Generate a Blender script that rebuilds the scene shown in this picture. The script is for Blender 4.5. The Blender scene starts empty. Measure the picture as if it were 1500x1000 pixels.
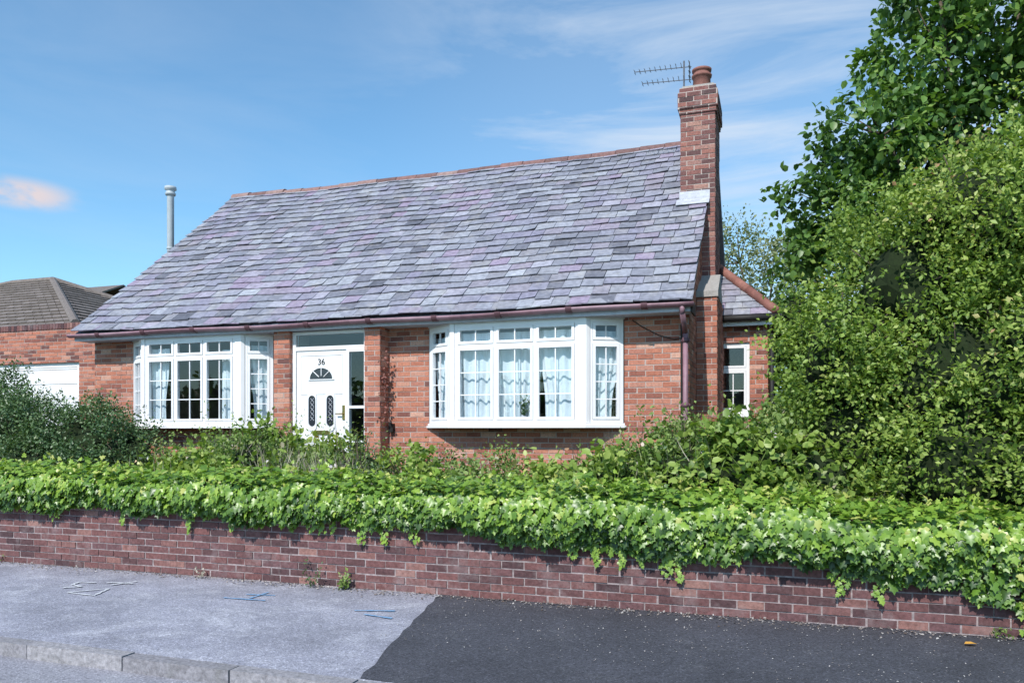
import bpy, math, random
import numpy as np
from mathutils import Vector
random.seed(7); rng=np.random.default_rng(7)
scene=bpy.context.scene
scene.view_settings.view_transform='Standard'
try: scene.view_settings.look='None'
except: pass
scene.view_settings.exposure=0

# ---------------------------------------------------------------- helpers
def link(o,parent=None):
    scene.collection.objects.link(o)
    if parent: o.parent=parent
    return o
def empty(name):
    e=bpy.data.objects.new(name,None); scene.collection.objects.link(e); return e

class MB:
    def __init__(s): s.v=[];s.f=[];s.r=[]
    def quadbox(s,c,rnd=None):
        b=len(s.v); s.v+= [tuple(p) for p in c]
        rnd=random.random() if rnd is None else rnd
        for f in ((0,3,2,1),(4,5,6,7),(0,1,5,4),(1,2,6,5),(2,3,7,6),(3,0,4,7)):
            s.f.append(tuple(b+i for i in f)); s.r.append(rnd)
    def box(s,x0,x1,y0,y1,z0,z1,rnd=None):
        rnd=random.random() if rnd is None else rnd
        s.quadbox([(x0,y0,z0),(x1,y0,z0),(x1,y1,z0),(x0,y1,z0),(x0,y0,z1),(x1,y0,z1),(x1,y1,z1),(x0,y1,z1)],rnd)
    def obox(s,o,e,n,u0,u1,w0,w1,z0,z1,rnd=0.5):
        def P(u,w,z): return (o[0]+e[0]*u+n[0]*w, o[1]+e[1]*u+n[1]*w, z)
        s.quadbox([P(u0,w0,z0),P(u1,w0,z0),P(u1,w1,z0),P(u0,w1,z0),P(u0,w0,z1),P(u1,w0,z1),P(u1,w1,z1),P(u0,w1,z1)],rnd)
    def poly(s,pts,rnd=0.5):
        b=len(s.v); s.v+=[tuple(p) for p in pts]; s.f.append(tuple(range(b,b+len(pts)))); s.r.append(rnd)
    def prism(s,pts,z0,z1,rnd=0.5):
        n=len(pts); b=len(s.v)
        s.v+=[(p[0],p[1],z0) for p in pts]+[(p[0],p[1],z1) for p in pts]
        s.f.append(tuple(b+i for i in reversed(range(n)))); s.f.append(tuple(b+n+i for i in range(n))); s.r+=[rnd,rnd]
        for i in range(n):
            j=(i+1)%n; s.f.append((b+i,b+j,b+n+j,b+n+i)); s.r.append(rnd)
    def tube(s,p0,p1,r0,r1,seg=10,rnd=0.5,caps=True):
        p0=Vector(p0);p1=Vector(p1); d=(p1-p0).normalized()
        a=d.orthogonal().normalized(); b2=d.cross(a); b=len(s.v)
        for p,r in ((p0,r0),(p1,r1)):
            for i in range(seg):
                t=2*math.pi*i/seg; s.v.append(tuple(p+a*math.cos(t)*r+b2*math.sin(t)*r))
        for i in range(seg):
            j=(i+1)%seg; s.f.append((b+i,b+j,b+seg+j,b+seg+i)); s.r.append(rnd)
        if caps:
            s.f.append(tuple(b+i for i in reversed(range(seg)))); s.f.append(tuple(b+seg+i for i in range(seg))); s.r+=[rnd,rnd]
    def obj(s,name,mat,parent=None,smooth=False,fixn=True):
        me=bpy.data.meshes.new(name); me.from_pydata(s.v,[],s.f); 
        a=me.attributes.new('rnd','FLOAT','FACE'); a.data.foreach_set('value',np.array(s.r,dtype=np.float32))
        me.materials.append(mat)
        if smooth: me.polygons.foreach_set('use_smooth',[True]*len(me.polygons))
        me.update()
        return link(bpy.data.objects.new(name,me),parent)

# ---------------------------------------------------------------- materials
def newmat(name):
    m=bpy.data.materials.new(name); m.use_nodes=True; nt=m.node_tree
    return m,nt,nt.nodes,nt.links,nt.nodes['Principled BSDF']
def N(nodes,t,**k):
    n=nodes.new(t)
    for a,b in k.items(): setattr(n,a,b)
    return n
def ramp(nodes,stops):
    r=nodes.new('ShaderNodeValToRGB'); cr=r.color_ramp
    while len(cr.elements)>1: cr.elements.remove(cr.elements[-1])
    cr.elements[0].position=stops[0][0]; cr.elements[0].color=(*stops[0][1],1)
    for p,c in stops[1:]:
        e=cr.elements.new(p); e.color=(*c,1)
    return r
def noise(nodes,links,scale,detail=4,rough=.6,coord=None):
    n=nodes.new('ShaderNodeTexNoise'); n.inputs['Scale'].default_value=scale; n.inputs['Detail'].default_value=detail; n.inputs['Roughness'].default_value=rough
    tc=nodes.new('ShaderNodeTexCoord'); links.new(tc.outputs['Object'],n.inputs['Vector'])
    return n
def mix(nodes,links,a,b,fac,mode='MIX'):
    m=nodes.new('ShaderNodeMix'); m.data_type='RGBA'; m.blend_type=mode
    for idx,val in ((0,fac),(6,a),(7,b)):
        if isinstance(val,(int,float)): m.inputs[idx].default_value=val
        elif isinstance(val,tuple): m.inputs[idx].default_value=(*val,1)
        else: links.new(val,m.inputs[idx])
    return m.outputs[2]
def bump(nodes,links,h,strength,dist,bsdf):
    b=nodes.new('ShaderNodeBump'); b.inputs['Strength'].default_value=strength; b.inputs['Distance'].default_value=dist
    links.new(h,b.inputs['Height']); links.new(b.outputs['Normal'],bsdf.inputs['Normal'])

def rnd_mat(name,stops,rough=.8,nscale=30,nlo=.7,nhi=1.15,bstr=.4,bdist=.004,patch=None,spec=.3,patch2=None):
    m,nt,nd,lk,b=newmat(name)
    at=N(nd,'ShaderNodeAttribute',attribute_name='rnd')
    r=ramp(nd,stops); lk.new(at.outputs['Fac'],r.inputs[0])
    n=noise(nd,lk,nscale,6,.65)
    r2=ramp(nd,[(.3,(nlo,)*3),(.7,(nhi,)*3)]); lk.new(n.outputs['Fac'],r2.inputs[0])
    c=mix(nd,lk,r.outputs[0],r2.outputs[0],1.0,'MULTIPLY')
    for p in (patch,patch2):
        if p:
            col,sc,lo,hi,amt=p
            n2=noise(nd,lk,sc,8,.7); r3=ramp(nd,[(lo,(0,0,0)),(hi,(amt,)*3)]); lk.new(n2.outputs['Fac'],r3.inputs[0])
            c=mix(nd,lk,c,col,r3.outputs[0])
    lk.new(c,b.inputs['Base Color']); b.inputs['Roughness'].default_value=rough
    b.inputs['Specular IOR Level'].default_value=spec
    bump(nd,lk,n.outputs['Fac'],bstr,bdist,b)
    return m

M={}
M['brick']=rnd_mat('house_brick',[(0,(.17,.075,.065)),(.08,(.27,.10,.075)),(.25,(.39,.145,.095)),(.45,(.48,.18,.115)),(.65,(.53,.22,.145)),(.8,(.42,.175,.13)),(.9,(.56,.28,.20)),(1,(.62,.37,.28))],.85,40,.66,1.15,.6,.005,((.55,.43,.38),7,.56,.82,.4),patch2=((.15,.085,.07),2.1,.58,.8,.35))
M['cbrick']=rnd_mat('chimney_brick',[(0,(.10,.055,.055)),(.3,(.22,.095,.085)),(.6,(.33,.14,.11)),(.85,(.27,.13,.115)),(1,(.42,.23,.18))],.85,35,.6,1.2,.6,.005,((.40,.36,.34),9,.55,.8,.4))
M['mortar']=rnd_mat('mortar',[(0,(.48,.40,.36)),(1,(.52,.44,.40))],.95,60,.7,1.1)
M['wbrick']=rnd_mat('wall_brick',[(0,(.075,.042,.046)),(.2,(.13,.062,.062)),(.5,(.185,.082,.077)),(.75,(.145,.074,.078)),(.93,(.24,.115,.10)),(1,(.31,.17,.145))],.8,28,.6,1.25,.8,.007,((.38,.33,.33),4,.52,.8,.45),patch2=((.04,.033,.033),1.6,.57,.77,.45))
M['wmortar']=rnd_mat('wall_mortar',[(0,(.32,.27,.27)),(1,(.36,.30,.30))],.95,25,.5,1.25,.6,.006,patch2=((.08,.065,.06),1.6,.55,.75,.6))
M['slate']=rnd_mat('roof_slate',[(0,(.105,.105,.125)),(.12,(.19,.19,.225)),(.35,(.29,.295,.34)),(.5,(.25,.235,.305)),(.62,(.35,.36,.40)),(.75,(.27,.265,.295)),(.86,(.31,.25,.335)),(.95,(.41,.43,.47)),(1,(.55,.58,.62))],.5,14,.64,1.2,.5,.005,((.46,.43,.38),3.2,.54,.72,.45),.5,patch2=((.13,.12,.11),1.7,.57,.73,.4))
M['slate2']=rnd_mat('tile_brown',[(0,(.17,.14,.12)),(1,(.26,.22,.2))],.8,10,.6,1.1)
M['ridge']=rnd_mat('ridge_tile',[(0,(.16,.095,.09)),(.6,(.27,.145,.13)),(1,(.32,.22,.2))],.8,18,.6,1.15)
M['terracotta']=rnd_mat('terracotta',[(0,(.22,.095,.08)),(1,(.33,.15,.12))],.8,18,.7,1.1)
M['pvc']=rnd_mat('white_pvc',[(0,(.81,.80,.81)),(1,(.83,.82,.82))],.35,3,.93,1.02,.05,.001,spec=.5)
M['fascia']=rnd_mat('fascia_paint',[(0,(.54,.58,.68)),(1,(.62,.66,.74))],.6,8,.75,1.05)
M['gutter']=rnd_mat('gutter_plastic',[(0,(.11,.05,.06)),(.5,(.29,.165,.20)),(1,(.38,.25,.29))],.45,4,.7,1.15,.1,.001)
M['dark']=rnd_mat('dark_part',[(0,(.02,.02,.02)),(1,(.035,.03,.03))],.6)
M['lead']=rnd_mat('lead_flashing',[(0,(.42,.43,.48)),(1,(.55,.56,.6))],.5,12,.75,1.15,.5,.006)
M['concrete']=rnd_mat('concrete',[(0,(.34,.32,.30)),(1,(.42,.40,.37))],.9,25,.7,1.1)
M['metal']=rnd_mat('painted_metal',[(0,(.42,.47,.50)),(1,(.46,.51,.54))],.5,5,.85,1.05)
M['antenna']=rnd_mat('aluminium',[(0,(.12,.13,.15)),(1,(.16,.17,.19))],.5)
M['curtain']=rnd_mat('curtain_cloth',[(0,(.62,.70,.74)),(1,(.80,.85,.87))],.9,8,.9,1.05)
M['room']=rnd_mat('room_plaster',[(0,(.26,.25,.24)),(1,(.30,.28,.26))],.9)
M['brass']=rnd_mat('brass',[(0,(.5,.36,.12)),(1,(.5,.36,.12))],.3)
M['brass'].node_tree.nodes['Principled BSDF'].inputs['Metallic'].default_value=1
M['bark']=rnd_mat('bark',[(0,(.09,.07,.05)),(1,(.15,.12,.09))],.9,20,.5,1.2,.8,.01)
M['soil']=rnd_mat('garden_soil',[(0,(.05,.06,.025)),(1,(.05,.06,.025))],.95,4,.5,1.4,.8,.03)
M['grass']=rnd_mat('ground_grass',[(0,(.06,.10,.03)),(1,(.06,.10,.03))],.95,2,.6,1.3,.8,.03)
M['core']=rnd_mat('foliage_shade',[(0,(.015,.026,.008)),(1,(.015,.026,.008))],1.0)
M['chalk']=rnd_mat('chalk_paint',[(0,(.68,.69,.72)),(1,(.68,.69,.72))],.9,60,.5,1.1)
M['blue']=rnd_mat('blue_spray',[(0,(.20,.36,.56)),(1,(.20,.36,.56))],.9,60,.6,1.3)

def glassmat():
    m,nt,nd,lk,b=newmat('window_glass')
    nd.remove(b); out=nd['Material Output']
    t=nd.new('ShaderNodeBsdfTransparent'); t.inputs[0].default_value=(.90,.94,.96,1)
    g=nd.new('ShaderNodeBsdfGlossy'); g.inputs['Roughness'].default_value=.01
    lw=nd.new('ShaderNodeLayerWeight'); lw.inputs['Blend'].default_value=.5
    pw_=nd.new('ShaderNodeMath'); pw_.operation='POWER'; pw_.inputs[1].default_value=4; lk.new(lw.outputs['Facing'],pw_.inputs[0])
    ma=nd.new('ShaderNodeMath'); ma.operation='MULTIPLY_ADD'; ma.inputs[1].default_value=.85; ma.inputs[2].default_value=.085
    lk.new(pw_.outputs[0],ma.inputs[0]); mx=nd.new('ShaderNodeMixShader'); lk.new(ma.outputs[0],mx.inputs[0]); lk.new(t.outputs[0],mx.inputs[1]); lk.new(g.outputs[0],mx.inputs[2]); lk.new(mx.outputs[0],out.inputs[0])
    return m
M['glass']=glassmat()
def leafmat(name,stops,rough=.5,trans=.3,spec=.35):
    m,nt,nd,lk,b=newmat(name)
    at=N(nd,'ShaderNodeAttribute',attribute_name='rnd'); r=ramp(nd,stops); lk.new(at.outputs['Fac'],r.inputs[0])
    lk.new(r.outputs[0],b.inputs['Base Color']); b.inputs['Roughness'].default_value=rough; b.inputs['Specular IOR Level'].default_value=spec
    tr=nd.new('ShaderNodeBsdfTranslucent'); 
    c=mix(nd,lk,r.outputs[0],(1.3,1.4,.5),1.0,'MULTIPLY'); lk.new(c,tr.inputs[0])
    mx=nd.new('ShaderNodeMixShader'); mx.inputs[0].default_value=trans
    lk.new(b.outputs[0],mx.inputs[1]); lk.new(tr.outputs[0],mx.inputs[2]); lk.new(mx.outputs[0],nd['Material Output'].inputs[0])
    return m
M['ivy']=leafmat('ivy_leaf',[(0,(.04,.09,.015)),(.35,(.12,.23,.03)),(.7,(.24,.38,.05)),(.92,(.36,.48,.08)),(1,(.48,.50,.14))],.36,.22,.5)
M['haw']=leafmat('hawthorn_leaf',[(0,(.06,.11,.022)),(.3,(.15,.24,.045)),(.65,(.27,.37,.075)),(.88,(.40,.47,.13)),(.96,(.52,.50,.2)),(1,(.48,.27,.15))],.45,.3,.4)
M['tree']=leafmat('broad_leaf',[(0,(.035,.08,.02)),(.4,(.085,.17,.038)),(.75,(.15,.27,.055)),(1,(.28,.38,.10))],.42,.3,.5)
M['under']=leafmat('weed_leaf',[(0,(.05,.09,.025)),(.4,(.14,.22,.055)),(.8,(.26,.34,.10)),(.95,(.37,.41,.19)),(1,(.47,.42,.3))],.5,.25)
M['shrub']=leafmat('shrub_leaf',[(0,(.03,.065,.025)),(.5,(.08,.145,.055)),(.9,(.16,.235,.095)),(1,(.32,.36,.2))],.42,.2,.5)
M['far']=leafmat('distant_leaf',[(0,(.14,.18,.09)),(1,(.30,.33,.17))],.6,.3)
M['dry']=leafmat('dry_stalk',[(0,(.30,.26,.2)),(1,(.55,.5,.42))],.8,.1)
M['petal']=leafmat('flower_petal',[(0,(.6,.5,.5)),(.7,(.75,.7,.72)),(1,(.8,.42,.08))],.7,.2)

def asphalt(name,base,lo,hi,patchcol,plo,phi,amt,speck=.5,streak=None):
    m,nt,nd,lk,b=newmat(name)
    n=noise(nd,lk,1.1,8,.65); r=ramp(nd,[(.3,(lo,)*3),(.7,(hi,)*3)]); lk.new(n.outputs['Fac'],r.inputs[0])
    c=mix(nd,lk,base,r.outputs[0],1.0,'MULTIPLY')
    n2=noise(nd,lk,2.3,10,.75); r2=ramp(nd,[(plo,(0,0,0)),(phi,(amt,)*3)]); lk.new(n2.outputs['Fac'],r2.inputs[0])
    c=mix(nd,lk,c,patchcol,r2.outputs[0])
    if streak:
        n3=nd.new('ShaderNodeTexNoise'); n3.inputs['Scale'].default_value=.8; n3.inputs['Detail'].default_value=12; n3.inputs['Roughness'].default_value=.75; n3.inputs['Distortion'].default_value=.8
        tc2=nd.new('ShaderNodeTexCoord'); mp_=nd.new('ShaderNodeMapping'); mp_.inputs['Scale'].default_value=(1.0,2.2,1); mp_.inputs['Rotation'].default_value=(0,0,.3); lk.new(tc2.outputs['Object'],mp_.inputs[0]); lk.new(mp_.outputs[0],n3.inputs['Vector'])
        r4=ramp(nd,[(.52,(0,0,0)),(.70,(streak,)*3)]); lk.new(n3.outputs['Fac'],r4.inputs[0]); c=mix(nd,lk,c,(.58,.58,.63),r4.outputs[0])
    v=nd.new('ShaderNodeTexVoronoi'); v.inputs['Scale'].default_value=95; tc=nd.new('ShaderNodeTexCoord'); lk.new(tc.outputs['Object'],v.inputs['Vector'])
    sv=nd.new('ShaderNodeSeparateColor'); lk.new(v.outputs['Color'],sv.inputs[0])
    r3=ramp(nd,[(0,(1-speck,)*3),(.5,(1,)*3),(.86,(1,)*3),(1,(1+speck*1.5,)*3)]); lk.new(sv.outputs[0],r3.inputs[0])
    c=mix(nd,lk,c,r3.outputs[0],1.0,'MULTIPLY')
    lk.new(c,b.inputs['Base Color']); b.inputs['Roughness'].default_value=.85
    bump(nd,lk,v.outputs['Distance'],.6,.004,b)
    return m
M['pave']=asphalt('old_asphalt',(.31,.31,.365),.70,1.15,(.46,.46,.51),.5,.68,.7,.4,.6)
M['newasph']=asphalt('new_asphalt',(.062,.063,.077),.75,1.25,(.15,.15,.16),.55,.8,.5,.5)
M['road']=asphalt('road_asphalt',(.29,.285,.32),.75,1.1,(.36,.36,.38),.5,.7,.6,.4)
M['kerb']=rnd_mat('kerb_stone',[(0,(.25,.24,.26)),(1,(.36,.345,.36))],.9,30,.55,1.2,.8,.01,((.14,.14,.12),3,.5,.7,.5))
M['debris']=rnd_mat('debris',[(0,(.10,.075,.06)),(.5,(.26,.22,.2)),(1,(.5,.48,.46))],.9)

# ---------------------------------------------------------------- ground
def sheet(name,pts,z,mat,sub=None):
    mb=MB(); mb.poly([(p[0],p[1],z) for p in pts]); return mb.obj(name,mat)
sheet('ground',[(-300,-300),(300,-300),(300,400),(-300,400)],-.13,M['grass'])
sheet('road',[(-60,-6),(40,-6),(40,4.26),(-60,4.26)],-.1,M['road'])
mb=MB(); mb.box(-60,40,4.37,6.95,-.12,0); mb.obj('pavement',M['pave'])
edge=[(-3.12,6.86)]+[(-3.12+.57*t+random.uniform(-.02,.02),6.86-2.48*t) for t in np.linspace(.05,.95,14)]+[(-2.55,4.38)]
sheet('pavement_patch',edge+[(40,4.38),(40,6.86)],.004,M['newasph'])
mb=MB(); x=-30
while x<15:
    j=random.uniform(-.006,.006); mb.box(x+.006,x+.908,4.25+j,4.366+j,-.12,.002+random.uniform(-.004,.004)); x+=.915
mb.obj('kerb',M['kerb'])
mb=MB(); mb.box(-60,40,7.05,60,-.12,.55); mb.obj('garden_ground',M['soil'])

# ---------------------------------------------------------------- bricks
def brick_face(mb,axis,plane,sign,u0,u1,z0,z1,jit=.003,bw=.225,bh=.075,mo=.0125,dark=0,wav=0):
    k=int(math.floor(z0/bh)); 
    while k*bh<z1:
        a=max(k*bh+mo/2,z0); b=min((k+1)*bh-mo/2,z1)
        if b-a>.012:
            j=int(math.floor(u0/bw))-1
            while j*bw<u1+bw:
                s=j*bw+(bw/2 if k%2 else 0)+random.uniform(-.005,.005); c=max(s+mo/2,u0); d=min(s+bw-mo/2,u1)
                if d-c>.02:
                    o=.006+random.uniform(-jit,jit); zz=random.uniform(-.002,.002)+wav*math.sin(s*.8)
                    r=min(1,max(0,random.betavariate(1.2,1.2)-dark))
                    if axis=='x':
                        if sign<0: mb.box(c,d,plane-o,plane+.04,a+zz,b+zz,r)
                        else: mb.box(c,d,plane-.04,plane+o,a+zz,b+zz,r)
                    else:
                        if sign>0: mb.box(plane-.04,plane+o,c,d,a+zz,b+zz,r)
                        else: mb.box(plane-o,plane+.04,c,d,a+zz,b+zz,r)
                j+=1
        k+=1

# boundary wall
bw=empty('garden_wall')
mb=MB(); brick_face(mb,'x',6.87,-1,-24,8,-.05,.74,.006,mo=.013,wav=.006)
mb.obj('bricks',M['wbrick'],bw)
mb=MB(); mb.box(-24,8,6.87,7.09,-.1,.738); mb.obj('mortar',M['wmortar'],bw)
mb=MB(); x=-24
while x<8:
    mb.box(x+.005,x+.07,6.862+random.uniform(-.004,.004),7.1,.746,.85+random.uniform(-.003,.003)); x+=.075
mb.obj('coping',M['wbrick'],bw)

# ---------------------------------------------------------------- house
H=empty('brick_house')
XL,XR=-11.28,-1.12; YF=10.35; YB=17.9; ZG=.45; ZE=3.12
bays=[(-10.42,-9.97,-8.01,-7.57),(-4.87,-4.41,-2.45,-1.97)]
PF=10.08
ZS,ZT=1.70,3.10
mb=MB(); mo=MB(); cb=MB()
segs=[(XL,bays[0][0],ZG,ZE),(bays[0][0],bays[0][3],ZG,1.64),(bays[0][3],-7.38,ZG,ZE),
      (-5.56,bays[1][0],ZG,ZE),(bays[1][0],bays[1][3],ZG,1.64),(bays[1][3],XR,ZG,ZE)]
for a,b,c,d in segs:
    brick_face(mb,'x',YF,-1,a,b,c,d); mo.box(a,b,YF,YF+.25,c,d)
for a,b in ((-7.38,-7.10),(-5.79,-5.54)):
    brick_face(mb,'x',PF,-1,a,b,ZG,ZE); brick_face(mb,'y',b,1,PF,YF-.01,ZG,ZE); brick_face(mb,'y',a,-1,PF,YF-.01,ZG,ZE)
    mo.box(a,b,PF,YF+.25,ZG,ZE)
brick_face(mb,'x',PF+.12,-1,-7.09,-5.8,ZG,.80)
mo.box(-7.1,-5.79,PF+.12,YF+.25,ZG,.79)
slope=.845; ang=math.atan(slope); YR=14.14; ZR=3.27+slope*4.14
def roofz(y): return 3.27+slope*(y-10) if y<YR else ZR-slope*(y-YR)
for r in range(int((ZR-ZG)/.075)):
    z=ZG+r*.075
    y0=YF if z<3.2 else 10+(z+.075-3.27)/slope+.12
    y1=YB if z<3.2 else 2*YR-y0
    if y1>y0+.2: brick_face(mb,'y',XR,1,y0,y1,z,z+.075); brick_face(mb,'y',XL,-1,y0,y1,z,z+.075)
for xx0,xx1 in ((XR-.25,XR),(XL,XL+.25)):
    b=len(mo.v)
    pr=[(YF+.25,ZG),(YB,ZG),(YB,3.2),(YR,ZR-.15),(YF+.25,3.42)]
    n=len(pr)
    mo.v+=[(xx0,p[0],p[1]) for p in pr]+[(xx1,p[0],p[1]) for p in pr]
    mo.f+=[tuple(b+i for i in range(n)),tuple(b+n+i for i in reversed(range(n)))]; mo.r+=[.5,.5]
    for i in range(n):
        j=(i+1)%n; mo.f.append((b+i,b+n+i,b+n+j,b+j)); mo.r.append(.5)
mo.box(XL+.25,XR-.25,YB-.25,YB,ZG,3.2)
CX0,CX1,CY0,CY1=-1.44,-.925,12.2,13.1; CT=6.91
def stack(x0,x1,y0,y1,z0,z1,dk=.0):
    brick_face(cb,'x',y0,-1,x0,x1,z0,z1,dark=dk); brick_face(cb,'x',y1,1,x0,x1,z0,z1,dark=dk)
    brick_face(cb,'y',x1,1,y0+.005,y1-.005,z0,z1,dark=dk); brick_face(cb,'y',x0,-1,y0+.005,y1-.005,z0,z1,dark=dk)
    mo.box(x0,x1,y0,y1,z0,z1)
stack(CX0,CX1,CY0,CY1,3.3,6.5)
stack(CX0-.02,CX1+.02,CY0-.02,CY1+.02,6.5,6.575,.3)
stack(CX0-.04,CX1+.04,CY0-.04,CY1+.04,6.575,6.83,.3)
stack(CX0-.015,CX1+.015,CY0-.015,CY1+.015,6.83,CT,.4)
brick_face(mb,'x',11.3,-1,-1.11,-.83,ZG,3.5); brick_face(mb,'y',-.83,1,11.305,13.295,ZG,3.5); mo.box(-1.11,-.83,11.3,13.3,ZG,3.5)
EX=-.16; EY=12.62
WX0,WX1,WZ0,WZ1=-.93,-.43,1.84,2.98
for a,b,c,d in ((-1.1,WX0,ZG,3.34),(WX0,WX1,ZG,WZ0),(WX0,WX1,WZ1,3.34),(WX1,EX,ZG,3.34)):
    brick_face(mb,'x',EY,-1,a,b,c,d); mo.box(a,b,EY,EY+.25,c,d)
brick_face(mb,'y',EX,1,EY,17.5,ZG,3.34); mo.box(EX-.25,EX,EY+.25,17.5,ZG,3.34)
mb.obj('brick_walls',M['brick'],H); mo.obj('mortar_joints',M['mortar'],H); cb.obj('chimney_stack',M['cbrick'],H)
mb=MB(); mb.box(XL+.26,XR-.26,13.9,14.0,.8,3.2); mb.box(XL+.26,XR-.26,YF+.2,13.9,.70,.79); mb.box(-7.2,-7.15,YF+.26,13.9,.8,3.0); mb.box(-5.75,-5.7,YF+.26,13.9,.8,3.0)
mb.box(XL+.26,XR-.26,10.3,17,3.14,3.2); mb.box(-1.0,-.42,13.8,13.9,.6,3.3)
mb.obj('rooms',M['room'],H)

# roof slates
RX0,RX1=-11.37,-1.03
L=4.14/math.cos(ang); ca,sa=math.cos(ang),math.sin(ang)
def sag(x,s):
    t=(x-RX0)/(RX1-RX0); return -.045*math.sin(math.pi*t)*(.4+.6*abs(s/L)) + .010*math.sin(x*2.1+s)+.008*math.sin(x*.9-s*2.3)
mb=MB(); rows=25; g=L/rows
for r in range(-1,rows):
    s0=r*g-.02; s1=min(s0+g*1.35,L); 
    if r==-1: s0=-.04; s1=g
    wbase=.30-.05*r/rows
    x=RX0-random.uniform(0,.2)
    while x<RX1:
        w=wbase*random.uniform(.75,1.25); a=max(x+.004,RX0+random.uniform(-.01,.01)); b=min(x+w-.004,RX1+random.uniform(-.012,.012)); x+=w
        if b-a<.03: continue
        ds=random.gauss(0,.011)+( -.04 if random.random()<.02 else 0); lift=.030+abs(random.gauss(0,.006)); tw=random.gauss(0,.004); rt=random.gauss(0,.008)
        if r==-1: ds=0
        c=[]
        for hh in (0,.012):
            for (xx,ss,hb) in ((a,s0+ds+rt,lift+tw),(b,s0+ds-rt,lift-tw),(b,s1,.004),(a,s1,.004)):
                h=hb+hh+sag(xx,ss)
                c.append((xx,10+ss*ca-sa*h,3.27+ss*sa+ca*h))
        cl=.5+.5*math.sin(x*1.3+r*.7)*math.sin(r*.55-x*.4)
        mb.quadbox(c,min(1,max(0,.18*cl+.82*random.random())))
mb.obj('slates',M['slate'],H)
mb=MB()
mb.quadbox([(RX0+.02,10.03,3.18),(RX1-.02,10.03,3.18),(RX1-.02,YR,ZR-.13),(RX0+.02,YR,ZR-.13),(RX0+.02,10.0,3.235),(RX1-.02,10.0,3.235),(RX1-.02,YR,ZR-.06),(RX0+.02,YR,ZR-.06)],.0)
mb.quadbox([(RX0,YR+.002,ZR-.13),(RX1,YR+.002,ZR-.13),(RX1,2*YR-10,3.18),(RX0,2*YR-10,3.18),(RX0,YR+.002,ZR-.01),(RX1,YR+.002,ZR-.01),(RX1,2*YR-10,3.26),(RX0,2*YR-10,3.26)],.3)
mb.obj('roof_deck',M['slate'],H)
mb=MB(); x=RX0-.02; 
while x<RX1-.1:
    l=.45; zc=ZR-.085+sag(x+.2,L)+random.uniform(-.008,.008); b=len(mb.v); rr=.12
    for xx,q in ((x+.004,1),(min(x+l-.004,RX1+.01),1)):
        for i in range(9):
            t=math.pi*i/8; mb.v.append((xx,YR+math.cos(t)*rr*1.1,zc+math.sin(t)*rr))
    rv=random.random()
    for i in range(8): mb.f.append((b+i,b+i+1,b+9+i+1,b+9+i)); mb.r.append(rv)
    mb.f.append(tuple(b+i for i in range(9))); mb.f.append(tuple(b+9+i for i in range(9))); mb.r+=[rv*.5]*2
    x+=l
mb.obj('ridge_tiles',M['ridge'],H)
mb=MB()
mb.quadbox([(-1.118,10.2,3.28),(-1.06,10.2,3.28),(-1.06,YR,ZR-.2),(-1.118,YR,ZR-.2),(-1.118,10.2,3.36),(-1.06,10.2,3.36),(-1.06,YR,ZR-.13),(-1.118,YR,ZR-.13)],.5)
mb.obj('barge_board',M['dark'],H)
mb=MB(); mb.box(RX0+.02,RX1-.03,10.0,10.022,3.115,3.225); mb.box(RX0+.02,RX1-.03,10.024,YF+.02,3.121,3.139); mb.obj('fascia_board',M['fascia'],H)
mb=MB(); mb.box(RX1-.028,RX1-.002,9.99,YF+.05,3.10,3.25); mb.obj('eave_end_cap',M['dark'],H)
def gsag(x): return 3.225-.018*math.sin((x-RX0)*math.pi/(RX1-RX0))+.008*math.sin(x*1.9)
mb=MB(); xs=np.linspace(RX0-.03,RX1+.02,60); rr=.058
prof=[(math.cos(t)*rr,math.sin(t)*rr) for t in np.linspace(math.pi,2*math.pi,9)]+[(math.cos(t)*(rr-.006),math.sin(t)*(rr-.006)) for t in np.linspace(2*math.pi,math.pi,9)]
n=len(prof)
for i,x in enumerate(xs):
    for p in prof: mb.v.append((x,9.935+p[0],gsag(x)+p[1]))
for i in range(len(xs)-1):
    for k in range(n):
        k2=(k+1)%n; mb.f.append((i*n+k,i*n+k2,(i+1)*n+k2,(i+1)*n+k)); mb.r.append(.55+.3*math.sin(i*.4))
for e in (0,len(xs)-1): mb.f.append(tuple(e*n+k for k in range(9))); mb.r.append(.4)
mb.obj('gutter',M['gutter'],H,True)
mb=MB(); x=RX0+.6
while x<RX1:
    b=len(mb.v); rr2=.070
    for xx in (x,x+.08):
        for t in np.linspace(math.pi*.95,2.05*math.pi,9): mb.v.append((xx,9.935+math.cos(t)*rr2,gsag(x)+math.sin(t)*rr2))
    for i in range(8): mb.f.append((b+i,b+i+1,b+10+i,b+9+i)); mb.r.append(.05)
    mb.f.append(tuple(b+i for i in range(9))); mb.f.append(tuple(b+9+i for i in range(9))); mb.r+=[.05]*2
    x+=random.choice([.95,1.0,1.05])
mb.obj('gutter_joints',M['gutter'],H)
mb=MB(); DX=-1.155
mb.tube((DX,9.935,3.19),(DX,9.94,3.08),.034,.034); mb.tube((DX,9.94,3.09),(DX,10.29,2.88),.034,.034); mb.tube((DX,10.29,2.9),(DX,10.29,.5),.034,.034)
for z in (2.75,1.9,1.2): mb.tube((DX,10.29,z),(DX,10.29,z+.06),.043,.043,rnd=.2); mb.box(DX-.06,DX+.06,10.3,10.345,z+.01,z+.05,.2)
mb.obj('downpipe',M['gutter'],H,True)
mb=MB(); mb.tube((DX-.055,10.315,3.0),(DX-.05,10.315,.5),.012,.012,6)
q=[(-1.86,10.33,3.08),(-1.72,10.33,2.98),(-1.5,10.33,2.86),(-1.3,10.33,2.80),(-1.2,10.33,2.82)]
for i in range(4): mb.tube(q[i],q[i+1],.006,.006,5)
mb.obj('cable',M['dark'],H)

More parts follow.
